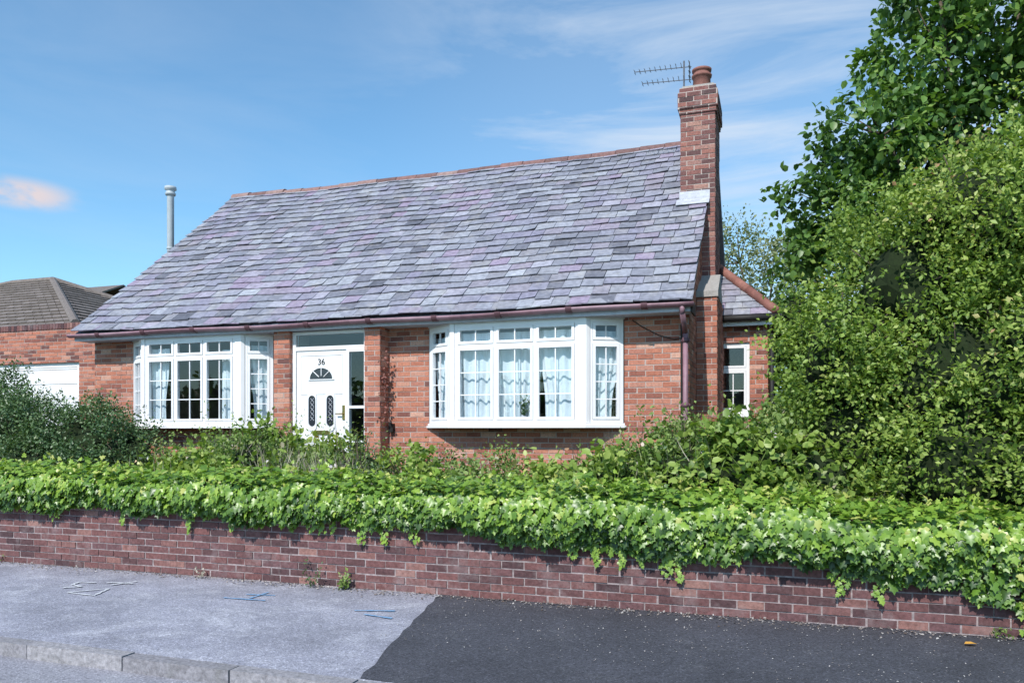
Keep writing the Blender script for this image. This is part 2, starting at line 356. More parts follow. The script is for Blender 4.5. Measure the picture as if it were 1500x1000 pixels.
# windows
fr=MB(); gl=MB(); cu=MB()
def light(o,e,n,u0,u1,z0,z1,cols,rws,sash=.038):
    w0,w1=-.005,.05
    fr.obox(o,e,n,u0,u0+sash,w0,w1,z0,z1); fr.obox(o,e,n,u1-sash,u1,w0,w1,z0,z1)
    fr.obox(o,e,n,u0+sash,u1-sash,w0,w1,z0,z0+sash); fr.obox(o,e,n,u0+sash,u1-sash,w0,w1,z1-sash,z1)
    a,b,c,d=u0+sash,u1-sash,z0+sash,z1-sash
    for i in range(1,cols):
        u=a+(b-a)*i/cols; fr.obox(o,e,n,u-.008,u+.008,.012,.034,c,d)
    for i in range(1,rws):
        z=c+(d-c)*i/rws; fr.obox(o,e,n,a,b,.0135,.0325,z-.008,z+.008)
    def P(u,w,z): return (o[0]+e[0]*u+n[0]*w,o[1]+e[1]*u+n[1]*w,z)
    tl=[random.gauss(0,.0015) for _ in range(3)]
    gl.poly([P(a,.023+tl[0],c),P(b,.023+tl[1],c),P(b,.023+tl[1]+tl[2],d),P(a,.023+tl[0]+tl[2],d)])
def panel(p0,p1,nl,z0=ZS,z1=ZT,zt=2.79,cols=2,rws=3,e0=.045,e1=.045):
    o=p0; d=Vector((p1[0]-p0[0],p1[1]-p0[1])); Lp=d.length; e=d/Lp; n=Vector((-e.y,e.x))
    W0,W1=.004,.075
    fr.obox(o,e,n,0,e0,W0,W1,z0,z1); fr.obox(o,e,n,Lp-e1,Lp,W0,W1,z0,z1)
    fr.obox(o,e,n,e0,Lp-e1,W0,W1,z0,z0+.045); fr.obox(o,e,n,e0,Lp-e1,W0,W1,z1-.05,z1); fr.obox(o,e,n,e0,Lp-e1,W0+.001,W1,zt-.022,zt+.022)
    m=.04; w=(Lp-e0-e1-(nl-1)*m)/nl
    for i in range(nl):
        a=e0+i*(w+m)
        if i: 
            fr.obox(o,e,n,a-m,a,W0+.0005,W1,z0+.045,zt-.022); fr.obox(o,e,n,a-m,a,W0+.0005,W1,zt+.022,z1-.05)
        light(o,e,n,a+.004,a+w-.004,z0+.048,zt-.025,cols,rws); light(o,e,n,a+.004,a+w-.004,zt+.025,z1-.053,cols,1)
def drape(p0,p1,z0,z1,pinch=0,amp=.020,pk=.45):
    p0=Vector(p0);p1=Vector(p1); d=p1-p0; Lp=d.length; e=d/Lp; n=Vector((-e.y,e.x))
    nu=max(12,int(Lp/.01)); nz=16; b=len(cu.v); ph=random.random()*6
    for j in range(nz+1):
        z=z0+(z1-z0)*j/nz; q=1-j/nz
        wd=1-(pk*(1/(1+math.exp(-(q-.55)*11))) if pinch else 0)
        for i in range(nu+1):
            u=i/nu
            uu=u*wd if pinch>0 else (1-(1-u)*wd if pinch<0 else u)
            w=amp*math.sin(u*Lp*50+ph+math.sin(u*9+z*2)*.9)*(.6+.5*q)+.012*math.sin(u*17+z*3)
            p=p0+e*(uu*Lp)+n*w; cu.v.append((p.x,p.y,z))
    for j in range(nz):
        for i in range(nu):
            a=b+j*(nu+1)+i; cu.f.append((a,a+1,a+nu+2,a+nu+1)); cu.r.append(.5+.4*math.sin(i*.3))
for bi,(a,b,c,d) in enumerate(bays):
    panel((b+.06,PF),(c-.10,PF),3)
    fr.prism([(b-.01,PF-.01),(b+.058,PF-.01),(b+.058,PF+.08),(b+.03,PF+.10),(b-.04,PF+.03)],ZS,ZT)
    fr.prism([(c-.098,PF-.01),(c+.02,PF-.01),(c+.06,PF+.03),(c-.02,PF+.10),(c-.098,PF+.08)],ZS,ZT)
    panel((a+.01,YF-.02),(b-.045,PF+.035),1,rws=4,e0=.05,e1=.03); panel((c+.065,PF+.035),(d-.01,YF-.02),1,rws=4,e0=.03,e1=.05)
    so=.055
    fr.prism([(a-.03,YF+.02),(a-.03,YF-.03),(b-.02,PF-so),(c+.02,PF-so),(d+.03,YF-.03),(d+.03,YF+.02)],1.635,1.665)
    fr.prism([(a-.01,YF+.02),(a-.01,YF-.025),(b-.015,PF-so+.025),(c+.015,PF-so+.025),(d+.01,YF-.025),(d+.01,YF+.02)],1.667,1.698)
    fr.prism([(a-.01,YF+.02),(a-.01,YF-.02),(b-.01,PF-.012),(c+.01,PF-.012),(d+.01,YF-.02),(d+.01,YF+.02)],3.102,3.119)
    Yc=PF+.13
    if bi==1:
        drape((b+.05,Yc),(b+.64,Yc),1.72,2.98,1,pk=.08); drape((b+.62,Yc+.03),(b+1.0,Yc+.03),1.72,2.98,-1,pk=.2)
        drape((b+.98,Yc+.04),(b+1.34,Yc+.04),1.72,2.98,1,pk=.38); drape((b+1.30,Yc),(c-.08,Yc),1.72,2.98,-1,pk=.12)
        drape((c+.04,Yc+.03),(d-.06,YF+.10),1.72,2.95,1,pk=.35)
        drape((a+.05,YF+.1),(b-.02,Yc+.03),1.72,2.95,-1,pk=.3)
    else:
        drape((b+.05,Yc),(b+.45,Yc),1.72,2.95,1,pk=.2); drape((c+.04,Yc+.03),(d-.06,YF+.10),1.72,2.95,-1,pk=.2)
        drape((b+1.46,Yc+.05),(b+1.66,Yc+.05),1.72,2.9,0); drape((a+.05,YF+.1),(b-.02,Yc+.03),1.72,2.95,-1,pk=.3)
o=(-7.10,PF+.07); e=Vector((1,0)); n=Vector((0,1)); W=1.31
fr.obox(o,e,n,.002,.065,0,.08,.8,3.11); fr.obox(o,e,n,W-.055,W-.002,0,.08,.8,3.11); fr.obox(o,e,n,.065,W-.055,0,.08,3.06,3.11)
fr.obox(o,e,n,.065,W-.055,.002,.08,2.82,2.88); fr.obox(o,e,n,.955,1.0,.001,.08,.8,2.82)
def P(u,w,z): return (o[0]+u,o[1]+w,z)
gl.poly([P(.065,.03,2.88),P(W-.055,.03,2.88),P(W-.055,.03,3.06),P(.065,.03,3.06)])
fr.obox(o,e,n,1.0,1.255,.003,.08,.8,.86); fr.obox(o,e,n,1.0,1.255,.003,.08,2.78,2.82); fr.obox(o,e,n,1.0,1.255,.005,.06,1.93,1.97); fr.obox(o,e,n,1.0,1.255,.005,.06,1.42,1.45)
gl.poly([P(1.0,.03,.86),P(1.255,.03,.86),P(1.255,.03,2.78),P(1.0,.03,2.78)])
dr=MB(); dr.obox(o,e,n,.07,.952,.02,.065,.82,2.815)
def ring(pts,wd,w0,w1):
    m=len(pts); cx=sum(p[0] for p in pts)/m; cz=sum(p[1] for p in pts)/m; b=len(dr.v)
    for (s,w) in ((1,w0),(1+wd,w0),(1,w1),(1+wd,w1)):
        for p in pts: dr.v.append(P(cx+(p[0]-cx)*s,w,cz+(p[1]-cz)*s))
    for i in range(m):
        j=(i+1)%m
        for A,B in ((2,3),(3,1),(2,0)):
            dr.f.append((b+A*m+i,b+A*m+j,b+B*m+j,b+B*m+i)); dr.r.append(.5)
dk=MB()
cx=.51
arch=[(cx+.20*math.cos(t),2.38+.17*math.sin(t)) for t in np.linspace(0,math.pi,15)]
ring(arch,.14,.0205,.004); dk.poly([P(a_,.018,b_) for a_,b_ in arch])
for t in (.25,.5,.75):
    aa=math.pi*t; p0=(cx+.06*math.cos(aa),2.38+.05*math.sin(aa)); p1=(cx+.2*math.cos(aa),2.38+.17*math.sin(aa))
    dr.tube(P(p0[0],.012,p0[1]),P(p1[0],.012,p1[1]),.007,.007,6)
for sx in (-.16,.16):
    ob=[(cx+sx+.062*math.cos(t),2.07+.062*math.sin(t)) for t in np.linspace(0,math.pi,9)]+[(cx+sx+.062*math.cos(t),1.72+.062*math.sin(t)) for t in np.linspace(math.pi,2*math.pi,9)]
    ring(ob,.3,.0205,.004); dk.poly([P(a_,.018,b_) for a_,b_ in ob])
    ob2=[(cx+sx-.1,1.0),(cx+sx+.1,1.0),(cx+sx+.1,1.42),(cx+sx-.1,1.42)]; ring(ob2,.12,.0205,.008)
ob2=[(.15,2.16),(.87,2.16),(.87,2.74),(.15,2.74)]; ring(ob2,.03,.0205,.012)
dr.obj('door_leaf',M['pvc'],H)
dl=MB()
for sx in (-.16,.16):
    for q in range(5): 
        z=1.75+q*.07; dl.tube(P(cx+sx-.03,.014,z),P(cx+sx+.03,.014,z+.06),.004,.004,5); dl.tube(P(cx+sx+.03,.014,z),P(cx+sx-.03,.014,z+.06),.004,.004,5)
dl.obj('door_leading',M['lead'],H)
mk,nt,nd,lk,b=newmat('dark_glass'); b.inputs['Base Color'].default_value=(.03,.035,.045,1); b.inputs['Roughness'].default_value=.08
dk.obj('door_glazing',mk,H)
mb=MB(); mb.obox(o,e,n,.36,.66,.008,.0195,1.535,1.60); mb.tube(P(.9,-.03,1.85),P(.79,-.03,1.85),.01,.01,8); mb.obox(o,e,n,.88,.92,.006,.0195,1.76,1.98); mb.tube(P(.9,.01,1.85),P(.9,-.03,1.85),.009,.009,8)
mb.obj('door_furniture',M['brass'],H)
tx=bpy.data.curves.new('house_number','FONT'); tx.body='36'; tx.size=.13; tx.extrude=.003; tx.align_x='CENTER'; tx.materials.append(M['dark'])
to=bpy.data.objects.new('house_number',tx); link(to,H); to.location=(o[0]+cx,o[1]+.015,2.60); to.rotation_euler=(math.pi/2,0,0)
def pw(x0,x1,y,z0,z1,zt):
    o2=(x0,y)
    fr.obox(o2,e,n,0,.05,0,.07,z0,z1); fr.obox(o2,e,n,x1-x0-.05,x1-x0,0,.07,z0,z1); fr.obox(o2,e,n,.05,x1-x0-.05,0,.07,z0,z0+.05); fr.obox(o2,e,n,.05,x1-x0-.05,0,.07,z1-.05,z1); fr.obox(o2,e,n,.05,x1-x0-.05,.001,.07,zt-.025,zt+.025)
    light(o2,e,n,.053,x1-x0-.053,zt+.028,z1-.053,1,1,.03); light(o2,e,n,.053,x1-x0-.053,z0+.053,zt-.028,2,2,.03)
pw(WX0+.002,WX1-.002,EY+.03,WZ0+.03,WZ1-.002,2.56)
fr.box(WX0-.03,WX1+.03,EY-.05,EY+.1,WZ0-.03,WZ0+.028)
fr.obj('window_frames',M['pvc'],H); gl.obj('window_glass',M['glass'],H); cu.obj('curtains',M['curtain'],H,True)
mb=MB(); mb.tube((-3.35,PF+.10,1.70),(-3.35,PF+.10,1.80),.04,.055); mb.obj('plant_pot',M['lead'],H)

mb=MB(); px_,py_=-1.16,12.62
def lathe(mb,cx,cy,prof,seg=20,rnd=.5):
    b=len(mb.v)
    for r,z in prof:
        for i in range(seg):
            t=2*math.pi*i/seg; mb.v.append((cx+r*math.cos(t),cy+r*math.sin(t),z))
    for k in range(len(prof)-1):
        for i in range(seg):
            j=(i+1)%seg; mb.f.append((b+k*seg+i,b+k*seg+j,b+(k+1)*seg+j,b+(k+1)*seg+i)); mb.r.append(rnd)
lathe(mb,px_,py_,[(.16,CT),(.145,CT+.05),(.135,CT+.30),(.155,CT+.305),(.16,CT+.335),(.135,CT+.345),(.13,CT+.39),(.15,CT+.395),(.155,CT+.43),(.12,CT+.44),(.11,CT+.3),(.10,CT+.05)])
mb.obj('chimney_pot',M['terracotta'],H,True)
mb=MB(); mb.prism([(CX0+.02,CY0+.02),(CX1-.02,CY0+.02),(CX1-.02,CY1-.02),(CX0+.02,CY1-.02)],CT,CT+.035)
mb.quadbox([(-1.13,11.27,3.5),(-.81,11.27,3.5),(-.81,12.2,3.5),(-1.13,12.2,3.5),(-1.13,11.27,3.58),(-.81,11.27,3.58),(-.84,12.19,3.98),(-1.13,12.19,3.98)],.5)
mb.obj('chimney_concrete',M['concrete'],H)
mb=MB()
zf=roofz(CY0)
mb.box(CX0-.02,RX1+.03,CY0-.014,CY0-.008,zf-.01,zf+.17)
def RP(x,y,h): return (x,y-sa*h,roofz(y)+ca*h)
h=.045
mb.quadbox([RP(CX0-.06,CY0-.13,h),RP(RX1+.03,CY0-.13,h),RP(RX1+.03,CY0,h),RP(CX0-.06,CY0,h),RP(CX0-.06,CY0-.13,h+.01),RP(RX1+.03,CY0-.13,h+.01),RP(RX1+.03,CY0,h+.01),RP(CX0-.06,CY0,h+.01)],.3)
y=CY0
while y<CY1:
    y2=min(y+.16,CY1); mb.quadbox([(CX0-.014,y,roofz(y)),(CX0-.009,y,roofz(y)),(CX0-.009,y2,roofz(y)),(CX0-.014,y2,roofz(y)),(CX0-.014,y,roofz(y)+.2),(CX0-.009,y,roofz(y)+.2),(CX0-.009,y2,roofz(y)+.2),(CX0-.014,y2,roofz(y)+.2)],.4); y=y2
mb.obj('lead_flashing',M['lead'],H)
mb=MB()
mb.tube((-1.47,12.9,6.4),(-1.47,12.9,7.66),.014,.014,8); mb.tube((-1.47,12.9,6.6),(-1.4,12.8,6.6),.012,.012,6)
for z,x0 in ((7.58,-2.28),(7.37,-2.15)):
    mb.tube((x0,12.9,z+.02),(-1.35,12.9,z-.03),.007,.007,6)
    x=x0
    while x<-1.45: mb.tube((x,12.80,z+.015),(x,13.0,z+.015),.004,.004,5); mb.tube((x,12.9,z-.015),(x,12.9,z+.045),.004,.004,5); x+=.085
for dz in (-.12,-.04,.04,.12): mb.tube((-1.38,12.75,7.47+dz),(-1.38,13.05,7.47+dz),.006,.006,5)
mb.tube((-1.38,12.9,7.3),(-1.38,12.9,7.64),.007,.007,5)
mb.obj('tv_aerial',M['antenna'],H)
mb=MB()
A=(-1.11,12.42,3.36);B=(-.03,12.42,3.36);C=(-.03,17.8,3.36);D=(-1.11,17.8,4.42);E_=(-1.11,13.5,4.42)
def slateplane(mb,o,u,v,ulen_fn,vlen,g=.17,w=.26):
    o=Vector(o);u=Vector(u).normalized();v=Vector(v).normalized();nn=u.cross(v); r=0
    while r*g<vlen:
        s0=r*g; s1=min(s0+g*1.3,vlen); a0,a1=ulen_fn(s0+g*.5); x=a0-random.uniform(0,w)
        while x<a1:
            a=max(x+.003,a0); b=min(x+w-.003,a1); x+=w
            if b-a<.02: continue
            c=[]
            for hh in (0,.01):
                for xx,ss,hb in ((a,s0,.03),(b,s0,.03),(b,s1,.008),(a,s1,.008)): c.append(tuple(o+u*xx+v*ss+nn*(hb+hh)))
            mb.quadbox(c,random.random())
        r+=1
Ls=math.hypot(1.08,1.06)
slateplane(mb,A,(1,0,0),(0,1.08,1.06),lambda s:(0,1.08*(1-s/Ls)),Ls)
slateplane(mb,B,(0,1,0),(-1.08,0,1.06),lambda s:(1.08*s/Ls,5.3),Ls)
mb.poly([A,B,E_]);mb.poly([B,C,D,E_])
mb.obj('extension_slates',M['slate'],H)
mb=MB(); p0=Vector(B)+Vector((0,0,.05)); p1=Vector(E_)+Vector((0,0,.05)); n_=5
for i in range(n_):
    a=p0.lerp(p1,i/n_); b=p0.lerp(p1,(i+.97)/n_); mb.tube(a,b,.075,.075,10,random.random())
mb.obj('extension_hip_tiles',M['terracotta'],H,True)
mb=MB(); mb.box(-1.1,-.06,12.46,12.48,3.22,3.33); mb.box(-.08,-.06,12.48,17.6,3.22,3.33); mb.obj('extension_fascia',M['pvc'],H)
mb=MB(); mb.tube((-1.08,12.40,3.33),(.0,12.40,3.33),.05,.05,10,.3); mb.tube((0,12.38,3.33),(0,17.6,3.33),.05,.05,10,.3); mb.tube((-.02,12.5,3.3),(-.1,12.58,3.1),.035,.035,8,.1); mb.tube((-.1,12.58,3.12),(-.1,12.58,.6),.035,.035,8,.1); mb.obj('extension_gutter',M['dark'],H,True)
mb=MB(); mb.box(-5.50,-5.43,10.27,10.34,1.58,1.70); mb.box(-5.49,-5.44,10.26,10.27,1.66,1.72); mb.obj('wall_lamp',M['dark'],H)

# ---------------------------------------------------------------- garage
G=empty('garage')
gy=11.6; mb=MB(); mo=MB()
brick_face(mb,'x',gy,-1,-17.5,-11.3,2.95,3.62,dark=.1); mo.box(-17.5,-11.3,gy,gy+.22,2.95,3.62)
for a,b in ((-17.5,-16.6),(-13.05,-11.3)):
    brick_face(mb,'x',gy,-1,a,b,.4,2.95); mo.box(a,b,gy,gy+.22,.4,2.95)
brick_face(mb,'y',-17.5,-1,gy,17,.4,3.3); mo.box(-17.5,-17.28,gy+.22,17,.4,3.3)
mb.obj('brick_walls',M['brick'],G); mo.obj('mortar_joints',M['mortar'],G)
mb=MB(); x=-17.55
while x<-11.35: mb.box(x,x+.068,gy-.02,gy+.24,3.622,3.73); x+=.075
mb.obj('coping_bricks',M['wbrick'],G)
mb=MB(); mb.box(-17.2,-11.3,gy+.24,17,3.2,3.3); mb.obj('flat_roof',M['dark'],G)
mb=MB()
for x0 in (-16.55,):
    mb.box(x0,-13.08,gy+.05,gy+.09,2.86,2.945); mb.box(x0,x0+.07,gy+.05,gy+.1,.5,2.86); mb.box(-13.15,-13.08,gy+.05,gy+.1,.5,2.86)
    z=.5
    while z<2.84: mb.box(x0+.07,-13.15,gy+.06+.0,gy+.1,z,min(z+.28,2.855)); z+=.29
mb.obj('garage_door',M['pvc'],G)
F=empty('flue_pipe')
mb=MB(); fx,fy=-12.1,13.0
lathe(mb,fx,fy,[(.07,3.3),(.07,6.55),(.073,6.56)],16); lathe(mb,fx,fy,[(.0,6.53),(.10,6.54),(.105,6.58),(.085,6.61),(.085,6.64),(.12,6.66),(.115,6.72),(0,6.75)],16)
for z in (4.2,5.4): lathe(mb,fx,fy,[(.07,z),(.08,z+.005),(.08,z+.04),(.07,z+.045)],16)
mb.obj('pipe',M['metal'],F,True)
NB=empty('neighbouring_house')
mb=MB(); x0,x1,y0,y1,ze=-31,-17,15,25,4.3; zr=6.75; ra,rb=(-25.6,20,zr),(-23.7,20,zr)
c=[(x0,y0,ze),(x1,y0,ze),(x1,y1,ze),(x0,y1,ze)]
def tiled(mb,a,b,c_,d,rows):
    a,b,c_,d=map(Vector,(a,b,c_,d)); nn=(b-a).cross(d-a).normalized()
    for r in range(rows):
        t0,t1=r/rows,(r+1)/rows
        l0,l1=a.lerp(d,t0),a.lerp(d,t1); r0,r1=b.lerp(c_,t0),b.lerp(c_,t1)
        m=max(1,int((r0-l0).length/.33))
        for i in range(m):
            p=[l0.lerp(r0,i/m)+nn*.05,l0.lerp(r0,(i+.96)/m)+nn*.05,l1.lerp(r1,(i+.96)/m)+nn*.01,l1.lerp(r1,i/m)+nn*.01]
            q=[l0.lerp(r0,i/m),l0.lerp(r0,(i+.96)/m)]
            rv=random.random(); mb.poly(p,rv); mb.poly([q[0],q[1],p[1],p[0]],rv*.3)
tiled(mb,c[0],c[1],rb,ra,16); tiled(mb,c[1],c[2],rb,rb,16)
mb.poly([c[2],c[3],ra,rb]); mb.poly([c[3],c[0],ra])
mb.obj('tiled_roof',M['slate2'],NB)
mb=MB()
for a,b in ((ra,rb),(c[1],rb),(c[0],ra),(c[2],rb)): mb.tube(Vector(a)+Vector((0,0,.04)),Vector(b)+Vector((0,0,.04)),.11,.11,8)
mb.obj('hip_tiles',M['slate2'],NB)
mb=MB(); mb.box(x0,x1,y0-.02,y0+.02,ze-.2,ze-.01); mb.box(x1-.02,x1+.02,y0+.02,y1,ze-.2,ze-.01); mb.obj('fascia',M['pvc'],NB)
mb=MB(); mo=MB(); brick_face(mb,'x',15.4,-1,x0+.4,x1-.4,2.5,ze-.1); mo.box(x0+.4,x1-.4,15.4,24.6,.4,ze-.1); mb.obj('brick_walls',M['brick'],NB); mo.obj('mortar_joints',M['brick'],NB)
N2=empty('neighbouring_house')
mb=MB(); mb.quadbox([(-52,30,7.6),(-37,30,7.6),(-37,36,10.2),(-52,36,10.2),(-52,30,7.7),(-37,30,7.7),(-37,36,10.3),(-52,36,10.3)],.3); mb.quadbox([(-52,42,7.6),(-37,42,7.6),(-37,36.01,10.2),(-52,36.01,10.2),(-52,42,7.7),(-37,42,7.7),(-37,36.01,10.3),(-52,36.01,10.3)],.3)
mb.obj('roof',M['slate2'],N2); mb=MB(); mb.prism([(-51.5,30.5),(-38,30.5),(-38,41.5),(-51.5,41.5)],0,7.62); mb.obj('walls',M['brick'],N2)

# ---------------------------------------------------------------- foliage
RH=(np.array([[0,0,0],[.45,.32,.10],[1,0,-.05],[.45,-.32,.10]]),np.array([[0,3,2],[0,2,1]]))
ov=[(0,0),(-.14,.26),(.12,.50),(.34,.28),(.62,.40),(.66,.17),(1.0,0)]
full=ov+[(a,-s) for a,s in reversed(ov[1:-1])]
iv=np.array([[.36,0,.05]]+[[a,s,-.10*abs(s)] for a,s in full]); m_=len(full)
IV=(iv,np.array([[0,1+(i+1)%m_,1+i] for i in range(m_)]))
BR=(np.array([[0,0,0],[.25,.34,.08],[.65,.30,.06],[1,0,-.08],[.65,-.30,.06],[.25,-.34,.08],[.5,0,0]]),np.array([[0,6,1],[1,6,2],[2,6,3],[3,6,4],[4,6,5],[5,6,0]]))
BL=(np.array([[0,.012,0],[0,-.012,0],[.6,-.008,.02],[.6,.008,.02],[1,0,-.05]]),np.array([[0,1,2],[0,2,3],[3,2,4]]))
def unit(v): return v/np.maximum(np.linalg.norm(v,axis=-1,keepdims=True),1e-6)
def leaf_mesh(name,P,A,NN,S,R,shape,mat,parent):
    o,t=shape; A=unit(A); sd=unit(np.cross(A,NN)); NN=np.cross(sd,A)
    n=len(P); k=len(o)
    V=P[:,None,:]+S[:,None,None]*(o[None,:,0,None]*A[:,None,:]+o[None,:,1,None]*sd[:,None,:]+o[None,:,2,None]*NN[:,None,:])
    F=(t[None]+ (np.arange(n)*k)[:,None,None]).reshape(-1)
    me=bpy.data.meshes.new(name); me.vertices.add(n*k); me.vertices.foreach_set('co',V.reshape(-1).astype(np.float32))
    nf=n*len(t); me.loops.add(nf*3); me.loops.foreach_set('vertex_index',F.astype(np.int32)); me.polygons.add(nf); me.polygons.foreach_set('loop_start',(np.arange(nf)*3).astype(np.int32))
    me.update(calc_edges=True)
    a=me.attributes.new('rnd','FLOAT','FACE'); a.data.foreach_set('value',np.repeat(np.clip(R,0,1),len(t)).astype(np.float32))
    me.materials.append(mat); return link(bpy.data.objects.new(name,me),parent)
def rdir(n): return unit(rng.normal(size=(n,3)))
def sprigs(base,out,nl,Ls,size,up=.35,spread=.5,droop=0.,wid=.05,crnd=None):
    K=len(base); d=unit(out+np.array([0,0,up])+rng.normal(size=(K,3))*spread)
    L=Ls*rng.uniform(.4,1.4,K)
    t=np.linspace(.05,1,nl)[None,:]+rng.uniform(-.04,.04,(K,nl))
    P=base[:,None,:]+d[:,None,:]*(t*L[:,None])[:,:,None]+rng.normal(size=(K,nl,3))*wid*.5
    P[:,:,2]-=droop*(t**2)*L[:,None]
    A=unit(d[:,None,:]*.6+rng.normal(size=(K,nl,3))*.8+np.array([0,0,-droop*.8]))
    NN=unit(out[:,None,:]*.45+np.array([0,0,.6])+rng.normal(size=(K,nl,3))*.45)
    S=size*rng.uniform(.6,1.25,(K,nl))
    cr=rng.uniform(0,1,K) if crnd is None else crnd
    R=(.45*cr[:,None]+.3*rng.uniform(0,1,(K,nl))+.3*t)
    return [P.reshape(-1,3),A.reshape(-1,3),NN.reshape(-1,3),S.reshape(-1),R.reshape(-1)]
def lobes_to_sprigs(lobes,dens,nl,Ls,size,zmin=.5,sb=(.18,.36),inner=.4,gap=0,**kw):
    bs=[];os=[];cr=[]
    for lb in lobes:
        c=np.array(lb[:3]); R=np.array(lb[3:6]); area=4*math.pi*((R[0]*R[1])**1.6/3+(R[0]*R[2])**1.6/3+(R[1]*R[2])**1.6/3)**(1/1.6)
        nb=max(10,int(area*3.2*(1-gap))); bd=rdir(nb); bc=c+bd*R*rng.uniform(.62,1.0,(nb,1)); br=rng.uniform(*sb,nb)*R.mean()
        K=int(area*dens); idx=rng.integers(0,nb,K); dd=unit(bd[idx]*.7+rdir(K))
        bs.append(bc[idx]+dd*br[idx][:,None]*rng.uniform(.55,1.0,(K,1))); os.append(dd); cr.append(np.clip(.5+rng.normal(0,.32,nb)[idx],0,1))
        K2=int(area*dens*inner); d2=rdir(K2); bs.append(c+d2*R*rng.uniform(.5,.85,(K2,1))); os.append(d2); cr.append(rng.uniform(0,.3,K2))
    b=np.concatenate(bs);o=np.concatenate(os);cr=np.concatenate(cr)
    keep=b[:,2]>zmin
    for lb in lobes:
        q=((b-np.array(lb[:3]))/np.array(lb[3:6])); keep&=(np.linalg.norm(q,axis=1)>.48)
    b,o,cr=b[keep],o[keep],cr[keep]
    return sprigs(b,o,nl,Ls,size,crnd=cr,**kw)
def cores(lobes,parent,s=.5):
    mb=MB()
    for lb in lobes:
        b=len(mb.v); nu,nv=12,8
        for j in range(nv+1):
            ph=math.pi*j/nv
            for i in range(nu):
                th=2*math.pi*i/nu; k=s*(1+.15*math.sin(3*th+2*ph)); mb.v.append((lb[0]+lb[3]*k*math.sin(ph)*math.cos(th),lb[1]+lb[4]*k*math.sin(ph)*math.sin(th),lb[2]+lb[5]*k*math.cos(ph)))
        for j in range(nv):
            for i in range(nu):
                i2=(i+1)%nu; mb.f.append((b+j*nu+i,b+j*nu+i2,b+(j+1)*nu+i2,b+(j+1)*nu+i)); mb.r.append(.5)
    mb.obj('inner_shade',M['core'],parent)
def limbs(parent,base,lobes,r0,r1=.02):
    mb=MB(); base=Vector(base)
    for lb in lobes:
        tgt=Vector(lb[:3]); mid=base.lerp(tgt,.5)+Vector((random.uniform(-.2,.2),random.uniform(-.2,.2),.2))
        q=[base,base.lerp(mid,.6),mid,tgt]
        for i in range(3): mb.tube(q[i],q[i+1],r0*(1-.3*i),r0*(1-.3*(i+1))+r1,7)
        for k in range(6):
            d=Vector(rdir(1)[0]); d.z=abs(d.z); mb.tube(tgt,tgt+Vector((d.x*lb[3],d.y*lb[4],d.z*lb[5]))*.9,r1*1.3,.005,5)
    mb.obj('branches',M['bark'],parent,True)

T=empty('hawthorn_bush')
lob=[(.62,8.5,2.35,.6,.6,.8),(1.2,8.6,3.0,.72,.8,.8),(1.8,8.7,3.65,.85,.9,.8),(.75,8.5,1.45,.72,.7,.75),(1.6,8.2,2.0,.9,.8,.9),(2.6,8.7,3.8,1.0,1,1.05),(2.5,8.1,2.4,1.0,.85,1.1),(1.5,7.85,1.25,.8,.55,.65),(2.3,7.6,1.2,.9,.6,.75),(3.8,8.6,3.2,1.2,1,1.4),(3.6,8,1.8,1.2,.8,1.2)]
d=lobes_to_sprigs(lob,66,11,.35,.056,spread=.5,up=.45,wid=.05,sb=(.14,.34),gap=.45,inner=.38)
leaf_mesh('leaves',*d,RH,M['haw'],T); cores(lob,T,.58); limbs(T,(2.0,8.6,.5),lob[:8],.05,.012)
T=empty('sycamore_tree')
lob=[(.85,13,5.0,.72,.8,.7),(1.5,13,6.1,.85,1,.85),(2.35,13.2,7.2,.95,1.1,.95),(2.25,13,8.3,.6,.9,.65),(3.3,13,7.9,1.1,1.2,1.1),(2.6,13.2,5.6,1.25,1.2,1.3),(4.1,13.4,6.4,1.5,1.4,1.6),(3.6,13.4,9.3,1.3,1.4,1.1),(5.4,13.6,8,1.7,1.5,2),(1.4,13.4,4.4,1.0,.9,1.0),(3.3,13.6,4.4,1.5,1.2,1.3)]
d=lobes_to_sprigs(lob,21,10,.45,.125,spread=.5,up=.2,droop=.5,wid=.10,gap=.6,sb=(.14,.34),inner=.16)
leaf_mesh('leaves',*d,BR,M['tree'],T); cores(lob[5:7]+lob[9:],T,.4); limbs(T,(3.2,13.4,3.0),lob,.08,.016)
mb=MB(); mb.tube((3.2,13.4,.5),(3.2,13.4,3.1),.28,.18,12); mb.obj('trunk',M['bark'],T,True)
T=empty('back_hedge')
lob=[(.6,15.5,2.6,.7,.7,1.5),(1.2,14.8,2.0,.9,.7,1.6),(.45,13.2,1.6,.42,.6,1.2),(2.4,14.5,2.2,1.2,.8,1.6),(.35,17,3.6,.6,.8,1.2),(.25,10.6,1.25,.5,.6,.75)]
d=lobes_to_sprigs(lob,40,9,.28,.09,wid=.07,inner=.2); leaf_mesh('leaves',*d,RH,M['tree'],T); cores(lob,T,.6)
T=empty('distant_tree')
lob=[(-1.1,24,6.6,1.0,1,1.1),(-.2,24,5.8,1.2,1.2,1.3),(.9,24,6.0,1.2,1,1.4),(-.6,24,4.4,1.4,1,1.4)]
d=lobes_to_sprigs(lob,16,9,.5,.11,wid=.12,up=.6,inner=.2,gap=.4); leaf_mesh('leaves',*d,RH,M['far'],T); limbs(T,(-.3,24,2),lob,.1,.02)
mb=MB(); mb.tube((-.3,24,.4),(-.3,24,2.1),.18,.12,10); mb.obj('trunk',M['bark'],T,True)
T=empty('garden_shrub')
lob=[(-11.3,8.7,1.5,.8,.6,.82),(-10.5,8.4,1.35,.7,.55,.78),(-12.6,8.8,1.5,.8,.7,.9),(-13.9,8.8,1.4,.8,.7,.9),(-11.0,7.9,1.1,.7,.4,.6),(-12.2,7.9,1.1,.8,.4,.6)]
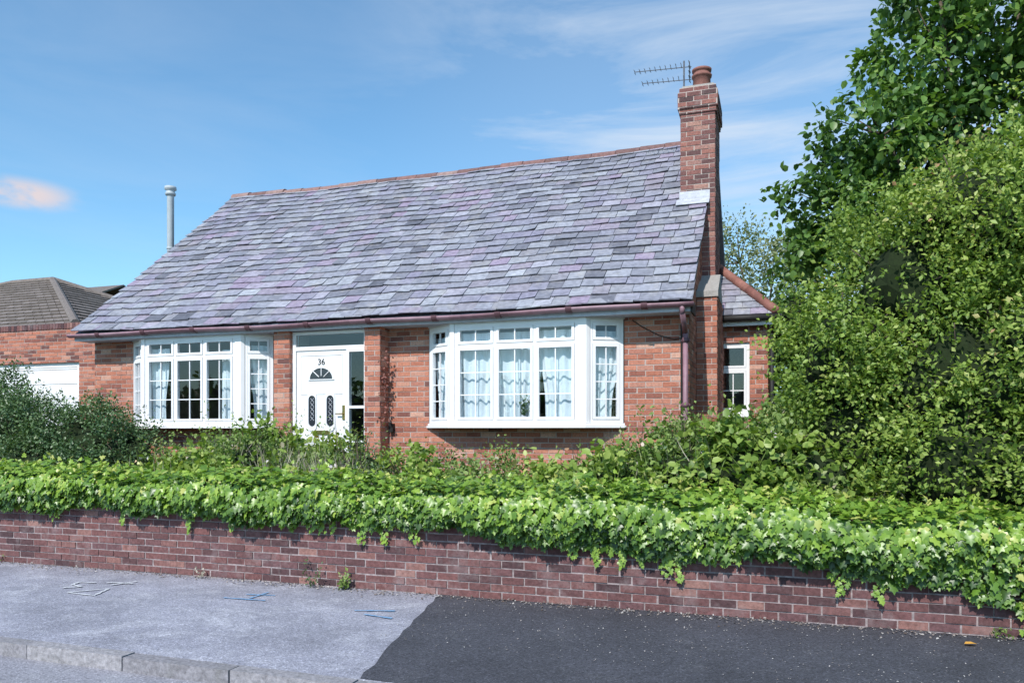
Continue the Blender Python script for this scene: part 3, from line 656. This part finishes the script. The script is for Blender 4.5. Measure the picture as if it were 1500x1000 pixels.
d=lobes_to_sprigs(lob,110,10,.28,.05,wid=.04,up=.8,spread=.35,inner=.3); leaf_mesh('leaves',*d,RH,M['shrub'],T); cores(lob,T,.62); limbs(T,(-11,8.6,.5),lob[:2],.03,.01)
T=empty('garden_shrub')
lob=[(-9.3,8.3,1.25,.72,.55,.70),(-8.35,8.2,1.08,.62,.5,.62),(-9.8,7.9,1.0,.6,.45,.5),(-8.8,7.8,.95,.6,.4,.42)]
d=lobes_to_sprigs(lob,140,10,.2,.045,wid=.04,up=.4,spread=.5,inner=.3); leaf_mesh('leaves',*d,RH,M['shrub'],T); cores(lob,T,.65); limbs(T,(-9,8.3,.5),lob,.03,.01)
T=empty('wild_undergrowth')
px=[-8,-7,-6.4,-5.7,-5.0,-4.2,-3.3,-2.7,-2.25,-1.7,-1.0,-.3,.4]; pz=[1.36,1.48,1.66,1.46,1.36,1.22,1.20,1.06,1.08,1.38,1.66,1.70,1.65]
lob=[]
x=-7.9
while x<.3:
    top=float(np.interp(x,px,pz))+random.uniform(-.16,.10); rz=random.uniform(.34,.46); rx=random.uniform(.28,.42)
    lob.append((x,8.6+random.uniform(-.2,.25),top-rz,rx,.4,rz)); lob.append((x+.15,7.95+random.uniform(-.1,.15),top-rz-.20+random.uniform(-.08,.08),rx,.36,rz)); x+=random.uniform(.3,.45)
random.shuffle(lob)
n3=len(lob)//4
d=lobes_to_sprigs(lob[:n3],95,9,.20,.045,wid=.05,up=.7,spread=.45,zmin=.5); leaf_mesh('leaves',*d,RH,M['under'],T)
d=lobes_to_sprigs(lob[n3:2*n3],50,8,.20,.085,wid=.06,up=.4,spread=.5,zmin=.5); leaf_mesh('broad_weeds',*d,BR,M['haw'],T)
d=lobes_to_sprigs(lob[2*n3:3*n3],105,9,.22,.042,wid=.05,up=.5,spread=.45,zmin=.5); leaf_mesh('dark_weeds',*d,RH,M['shrub'],T)
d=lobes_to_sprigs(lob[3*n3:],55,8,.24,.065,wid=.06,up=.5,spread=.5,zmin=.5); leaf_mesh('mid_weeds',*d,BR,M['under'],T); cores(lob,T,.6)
K=230; bx=rng.uniform(-8,.2,K); bz=np.interp(bx,px,pz)-.25; base=np.stack([bx,rng.uniform(7.7,9,K),bz+rng.uniform(-.1,.10,K)],1)
d=sprigs(base,np.tile([[0,-.1,1.]],(K,1)),12,.42,.045,up=.8,spread=.35,wid=.05); leaf_mesh('tall_weeds',*d,RH,M['under'],T)
K=850; cxs=np.where(rng.random(K)<.75,rng.normal(-5.2,.35,K),rng.uniform(-8,-.5,K)); P_=np.stack([cxs,rng.uniform(7.5,8.3,K),np.interp(cxs,px,pz)-.55],1)
leaf_mesh('dry_stalks',P_,np.tile([[0,-.1,1.]],(K,1))+rng.normal(size=(K,3))*.45,rdir(K),rng.uniform(.3,.62,K),rng.random(K),BL,M['dry'],T)
K=700; cxs=rng.uniform(-8,-.2,K); P_=np.stack([cxs,rng.uniform(7.5,8.9,K),np.interp(cxs,px,pz)-.5],1)
leaf_mesh('grass_blades',P_,np.tile([[0,-.1,1.]],(K,1))+rng.normal(size=(K,3))*.4,rdir(K),rng.uniform(.35,.66,K),rng.random(K),BL,M['under'],T)
K=160; cxs=rng.uniform(-12,.2,K); P_=np.stack([cxs,rng.uniform(7.9,8.9,K),np.interp(cxs,px,pz)-.45],1)
leaf_mesh('bare_twigs',P_,np.tile([[0,-.1,1.]],(K,1))+rng.normal(size=(K,3))*.45,rdir(K),rng.uniform(.5,.85,K),rng.random(K),BL,M['bark'],T)
T=empty('bramble_bush')
lob=[(-1.5,7.9,1.05,.5,.4,.34),(-.9,7.9,1.15,.5,.45,.38),(-.3,7.9,1.15,.5,.45,.42),(.3,7.9,1.1,.5,.4,.4),(-2.2,7.8,.9,.4,.3,.25),(-6.1,7.7,.95,.45,.35,.3),(-6.9,7.8,.95,.4,.35,.35),(-3.6,7.7,.85,.5,.3,.25)]
d=lobes_to_sprigs(lob,56,8,.28,.085,wid=.08,up=.4,droop=.3); leaf_mesh('leaves',*d,BR,M['haw'],T); cores(lob,T,.6)
K=60; cxs=rng.uniform(-8,0,K); P_=np.stack([cxs,rng.uniform(7.6,8.2,K),np.interp(cxs,px,pz)-rng.uniform(.1,.3,K)],1)
leaf_mesh('blossom',P_,rdir(K),np.tile([[0,-1,.5]],(K,1))+rdir(K)*.3,np.full(K,.05),rng.random(K)*.9,BR,M['petal'],T)
T=empty('dead_creeper')
K=110; P_=np.stack([-5.50+rng.normal(0,.03,K),rng.uniform(10.05,10.30,K),rng.uniform(1.7,2.75,K)],1)
leaf_mesh('leaves',P_,rdir(K),rdir(K),rng.uniform(.03,.06,K),rng.random(K)*.5,BR,M['terracotta'],T)
T=empty('window_plant')
d=sprigs(np.tile([[-3.35,PF+.11,1.80]],(14,1))+rng.normal(size=(14,3))*.01,np.tile([[0,0,1.]],(14,1)),8,.26,.045,up=.6,spread=.45,wid=.02); d[0][:,1]=np.clip(d[0][:,1],PF+.07,PF+.11)
leaf_mesh('leaves',*d,RH,M['shrub'],T)

# ivy
T=empty('ivy')
ix=[-22,-9,-5,-2.7,0,1.32,1.9,8]; ib=[.74,.74,.71,.65,.52,.38,.26,.2]; it=[1.06,1.08,1.05,1.03,.97,.90,.85,.85]
def sn(x,s): return np.sin(x*1.7+s)*.4+np.sin(x*4.3+s*2)*.3+np.sin(x*9.1+s*3)*.2+np.sin(x*19+s)*.15
def topz(xx,yy=0): return np.interp(xx,ix,it)+.055*sn(xx,4.)+.04*sn(xx*1.9+yy*4,2.5)
K=15500; xx=rng.uniform(-13.5,6,K)
bot=np.interp(xx,ix,ib)+.085*sn(xx,1.)-.03; top=topz(xx)
q=rng.random(K)**.9; z=bot+(top-bot)*q
bulge=.16*np.sin(np.clip(q*1.1,0,1)*math.pi*.62)+.06*sn(xx*1.3,7)+.04*np.sin(z*11+sn(xx,2)*3)
y=6.83-np.maximum(bulge,-.01)-rng.uniform(-.03,.06,K)+np.where(q>.85,(q-.85)*1.2,0)
P1=np.stack([xx,y,z],1); N1=np.stack([rng.normal(0,.5,K),-np.ones(K)+rng.normal(0,.35,K),.75+rng.normal(0,.45,K)],1); A1=np.stack([rng.normal(0,.6,K),-.35*np.ones(K),-1+rng.normal(0,.35,K)],1)
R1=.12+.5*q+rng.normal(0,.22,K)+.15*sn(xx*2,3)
K=12000; xx=rng.uniform(-13.5,6,K); y=rng.uniform(6.70,7.75,K)
z=topz(xx,y)+.05*np.sin((y-6.7)*3)+rng.normal(0,.03,K)-np.clip(y-7.4,0,1)*.5
P2=np.stack([xx,y,z],1); N2_=np.stack([rng.normal(0,.45,K),-.4+rng.normal(0,.45,K),np.ones(K)],1); A2=np.stack([rng.normal(0,.6,K),-1+rng.normal(0,.5,K),rng.normal(-.2,.3,K)],1)
R2=.5+rng.normal(0,.24,K)
nt_=300; tx_=rng.uniform(-14,6.5,nt_); P3=[];A3=[];N3=[];R3=[]
for x in tx_:
    b0=np.interp(x,ix,ib)+.085*float(sn(x,1.)); ln=rng.uniform(.03,.11) if rng.random()<.8 else rng.uniform(.1,.26); m=int(ln/.022)+2; sl_=rng.normal(0,.15)
    for j in range(m):
        P3.append((x+sl_*ln*j/m+rng.normal(0,.02),6.82-.02*rng.random(),max(.05,b0+.03-ln*j/m))); A3.append((rng.normal(0,.5),-.3,-1)); N3.append((rng.normal(0,.3),-1,.5)); R3.append(.4+.4*rng.random())
P=np.concatenate([P1,P2,np.array(P3)]);A=np.concatenate([A1,A2,np.array(A3)]);NN=np.concatenate([N1,N2_,np.array(N3)]);R=np.concatenate([R1,R2,np.array(R3)])
S=rng.uniform(.045,.092,len(P)); S[-len(P3):]*=.75
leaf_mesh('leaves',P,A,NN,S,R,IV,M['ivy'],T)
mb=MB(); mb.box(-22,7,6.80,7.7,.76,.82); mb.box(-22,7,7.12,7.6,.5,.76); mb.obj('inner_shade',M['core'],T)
K=520; bx=rng.uniform(-14,6,K); by=rng.uniform(6.75,7.6,K); base=np.stack([bx,by,topz(bx,by)],1)
d=sprigs(base,np.tile([[0,-.5,.8]],(K,1)),6,.14,.055,up=.6,spread=.5,wid=.03); d[4]=np.clip(d[4]+.25,0,1); leaf_mesh('shoots',*d,IV,M['ivy'],T)

T=empty('pavement_weeds')
def weed(x,y,n,L,sz,mat,nm):
    base=np.tile([[x,y,.01]],(n,1))+rng.normal(size=(n,3))*[.05,.02,0]
    d=sprigs(base,unit(rng.normal(size=(n,3))*[.5,.4,0]+[0,-.2,.8]),9,L,sz,up=.5,spread=.3,wid=.02); d[0][:,1]=np.minimum(d[0][:,1],6.83); leaf_mesh(nm,*d,RH,mat,T)
weed(-4.52,6.78,9,.2,.035,M['shrub'],'dark_weed'); weed(-4.15,6.78,8,.13,.05,M['under'],'weed'); weed(-9.0,6.8,6,.1,.03,M['under'],'weed_a'); weed(-5.9,6.8,5,.1,.03,M['dry'],'weed_b'); weed(1.6,6.8,5,.08,.03,M['under'],'weed_c')
K=3200; x_=rng.uniform(-14,5,K); P_=np.stack([x_,6.85-np.abs(rng.normal(0,.10,K))*(1+.6*sn(x_,2.)),np.full(K,.012)],1)
leaf_mesh('wall_debris',P_,rdir(K)*[1,1,.3],np.tile([[0,0,1.]],(K,1))+rdir(K)*.5,rng.uniform(.008,.03,K),rng.random(K),BR,M['debris'],None)
K=1500; x_=rng.uniform(-3,4,K); P_=np.stack([x_,rng.uniform(5.2,6.8,K),np.full(K,.010)],1)
leaf_mesh('scattered_grit',P_,rdir(K)*[1,1,.3],np.tile([[0,0,1.]],(K,1))+rdir(K)*.4,rng.uniform(.005,.014,K),.4+.6*rng.random(K),BR,M['debris'],None)
leaf_mesh('fallen_leaf',np.array([[1.30,6.5,.02]]),np.array([[1,.2,.1]]),np.array([[0,0,1.]]),np.array([.09]),np.array([1.]),BR,M['petal'],None)
def strokes(name,segs,w,mat,z=.0085):
    mb=MB()
    for i,(a,b) in enumerate(segs):
        a=Vector((*a,0));b=Vector((*b,0)); d=(b-a).normalized(); s=Vector((-d.y,d.x,0))*w; m=8; pts=[]
        for k in range(m+1):
            p=a.lerp(b,k/m); ww=random.uniform(.5,1.3); pts.append((p+s*ww,p-s*ww))
        for k in range(m): mb.poly([(*pts[k][0][:2],z+i*.0004),(*pts[k+1][0][:2],z+i*.0004),(*pts[k+1][1][:2],z+i*.0004),(*pts[k][1][:2],z+i*.0004)])
    mb.obj(name,mat)
strokes('chalk_marks',[((-6.62,5.75),(-6.25,5.72)),((-6.25,5.72),(-6.38,6.02)),((-6.38,6.02),(-6.62,5.75)),((-6.75,6.2),(-6.95,6.18)),((-6.95,6.18),(-6.9,6.05)),((-6.9,6.05),(-6.72,6.0)),((-6.72,6.0),(-6.85,5.9)),((-6.65,6.25),(-6.35,6.3)),((-6.5,6.15),(-6.4,6.4))],.016,M['chalk'])
strokes('spray_marks',[((-4.9,6.25),(-4.6,6.3)),((-4.75,6.12),(-4.75,6.4)),((-5.0,6.05),(-4.55,6.08)),((-3.55,6.0),(-3.2,6.1)),((-3.4,5.9),(-3.1,5.85))],.014,M['blue'])

T=empty('distant_trees')
lob=[(x,-24+random.uniform(-2,2),2.4,2.6,1.6,random.uniform(1.5,2.8)) for x in range(-42,26,5)]
d=lobes_to_sprigs(lob,1.5,7,1.0,.55,wid=.3); leaf_mesh('leaves',*d,RH,M['tree'],T); cores(lob,T,.85)

# ---------------------------------------------------------------- light
el=math.radians(44); sx,sy=-.06,-.998
az=math.atan2(sx,sy)
sd=Vector((sx*math.cos(el),sy*math.cos(el),math.sin(el))).normalized()
sl=bpy.data.lights.new('sun','SUN'); sl.energy=4.7; sl.angle=math.radians(.5); sl.color=(1,.95,.91)
so_=bpy.data.objects.new('sun',sl); link(so_); so_.rotation_euler=sd.to_track_quat('Z','Y').to_euler(); so_.location=(-10,-15,20)
w=bpy.data.worlds.new('World'); scene.world=w; w.use_nodes=True; nt=w.node_tree; nd=nt.nodes; lk=nt.links
bg=nd['Background']; sky=nd.new('ShaderNodeTexSky'); sky.sky_type='NISHITA'; sky.sun_disc=False; sky.sun_elevation=el; sky.sun_rotation=az%(2*math.pi)
sky.air_density=1.0; sky.dust_density=.6; sky.ozone_density=2.0; sky.altitude=0
tc=nd.new('ShaderNodeTexCoord')
mp=nd.new('ShaderNodeMapping'); mp.inputs['Scale'].default_value=(1.5,1.5,7.5); mp.inputs['Rotation'].default_value=(.0,.18,.0); lk.new(tc.outputs['Generated'],mp.inputs[0])
n1=nd.new('ShaderNodeTexNoise'); n1.inputs['Scale'].default_value=1.5; n1.inputs['Detail'].default_value=10; n1.inputs['Roughness'].default_value=.6; n1.inputs['Distortion'].default_value=.6; lk.new(mp.outputs[0],n1.inputs['Vector'])
r1=ramp(nd,[(.44,(0,0,0)),(.76,(.8,)*3)]); lk.new(n1.outputs['Fac'],r1.inputs[0])
def maprange(v,lo,hi):
    mr=nd.new('ShaderNodeMapRange'); mr.interpolation_type='SMOOTHSTEP'; lk.new(v,mr.inputs[0]); mr.inputs[1].default_value=lo; mr.inputs[2].default_value=hi; return mr.outputs[0]
nv=nd.new('ShaderNodeVectorMath'); nv.operation='NORMALIZE'; lk.new(tc.outputs['Generated'],nv.inputs[0])
def dotmask(vec,lo,hi):
    v=Vector(vec).normalized()
    dp=nd.new('ShaderNodeVectorMath'); dp.operation='DOT_PRODUCT'; lk.new(nv.outputs[0],dp.inputs[0]); dp.inputs[1].default_value=v
    return maprange(dp.outputs['Value'],lo,hi)
def math_(op,a,b):
    m=nd.new('ShaderNodeMath'); m.operation=op
    for i,v in enumerate((a,b)):
        if isinstance(v,(int,float)): m.inputs[i].default_value=v
        else: lk.new(v,m.inputs[i])
    return m.outputs[0]
mk1=dotmask((.12,.95,.38),.80,.98)
c1=math_('MULTIPLY',r1.outputs[0],math_('ADD',math_('MULTIPLY',mk1,1.0),.16))
c1=math_('MINIMUM',math_('ADD',c1,math_('MULTIPLY',mk1,.12)),1.0)
skyc=mix(nd,lk,sky.outputs[0],(1.02,1.42,1.50),1.0,'MULTIPLY')
s1=mix(nd,lk,skyc,(5.4,6.1,7.0),c1)
n2=nd.new('ShaderNodeTexNoise'); n2.inputs['Scale'].default_value=22; n2.inputs['Detail'].default_value=8; mp2=nd.new('ShaderNodeMapping'); mp2.inputs['Scale'].default_value=(1,1,2.2); lk.new(tc.outputs['Generated'],mp2.inputs[0]); lk.new(mp2.outputs[0],n2.inputs['Vector'])
cc=Vector((-.92,.735,.305)).normalized()
sb_=nd.new('ShaderNodeVectorMath'); sb_.operation='SUBTRACT'; lk.new(nv.outputs[0],sb_.inputs[0]); sb_.inputs[1].default_value=cc
ml=nd.new('ShaderNodeVectorMath'); ml.operation='MULTIPLY'; lk.new(sb_.outputs[0],ml.inputs[0]); ml.inputs[1].default_value=(1,1,3.2)
ln_=nd.new('ShaderNodeVectorMath'); ln_.operation='LENGTH'; lk.new(ml.outputs[0],ln_.inputs[0])
mk2=maprange(ln_.outputs['Value'],.066,.012)
rr2=ramp(nd,[(.36,(0,0,0)),(.58,(1,1,1))]); lk.new(n2.outputs['Fac'],rr2.inputs[0]); c2=math_('MULTIPLY',math_('MULTIPLY',mk2,rr2.outputs[0]),.85)
s2=mix(nd,lk,s1,(6.4,5.3,5.1),c2)
lk.new(s2,bg.inputs[0]); bg.inputs[1].default_value=.135

cam=bpy.data.cameras.new('camera'); co=bpy.data.objects.new('camera',cam); link(co)
cam.sensor_width=36; cam.lens=27.12; cam.shift_y=.0867; cam.clip_end=900
co.location=(0,0,1.6); co.rotation_euler=(math.pi/2,0,math.radians(19.07))
scene.camera=co
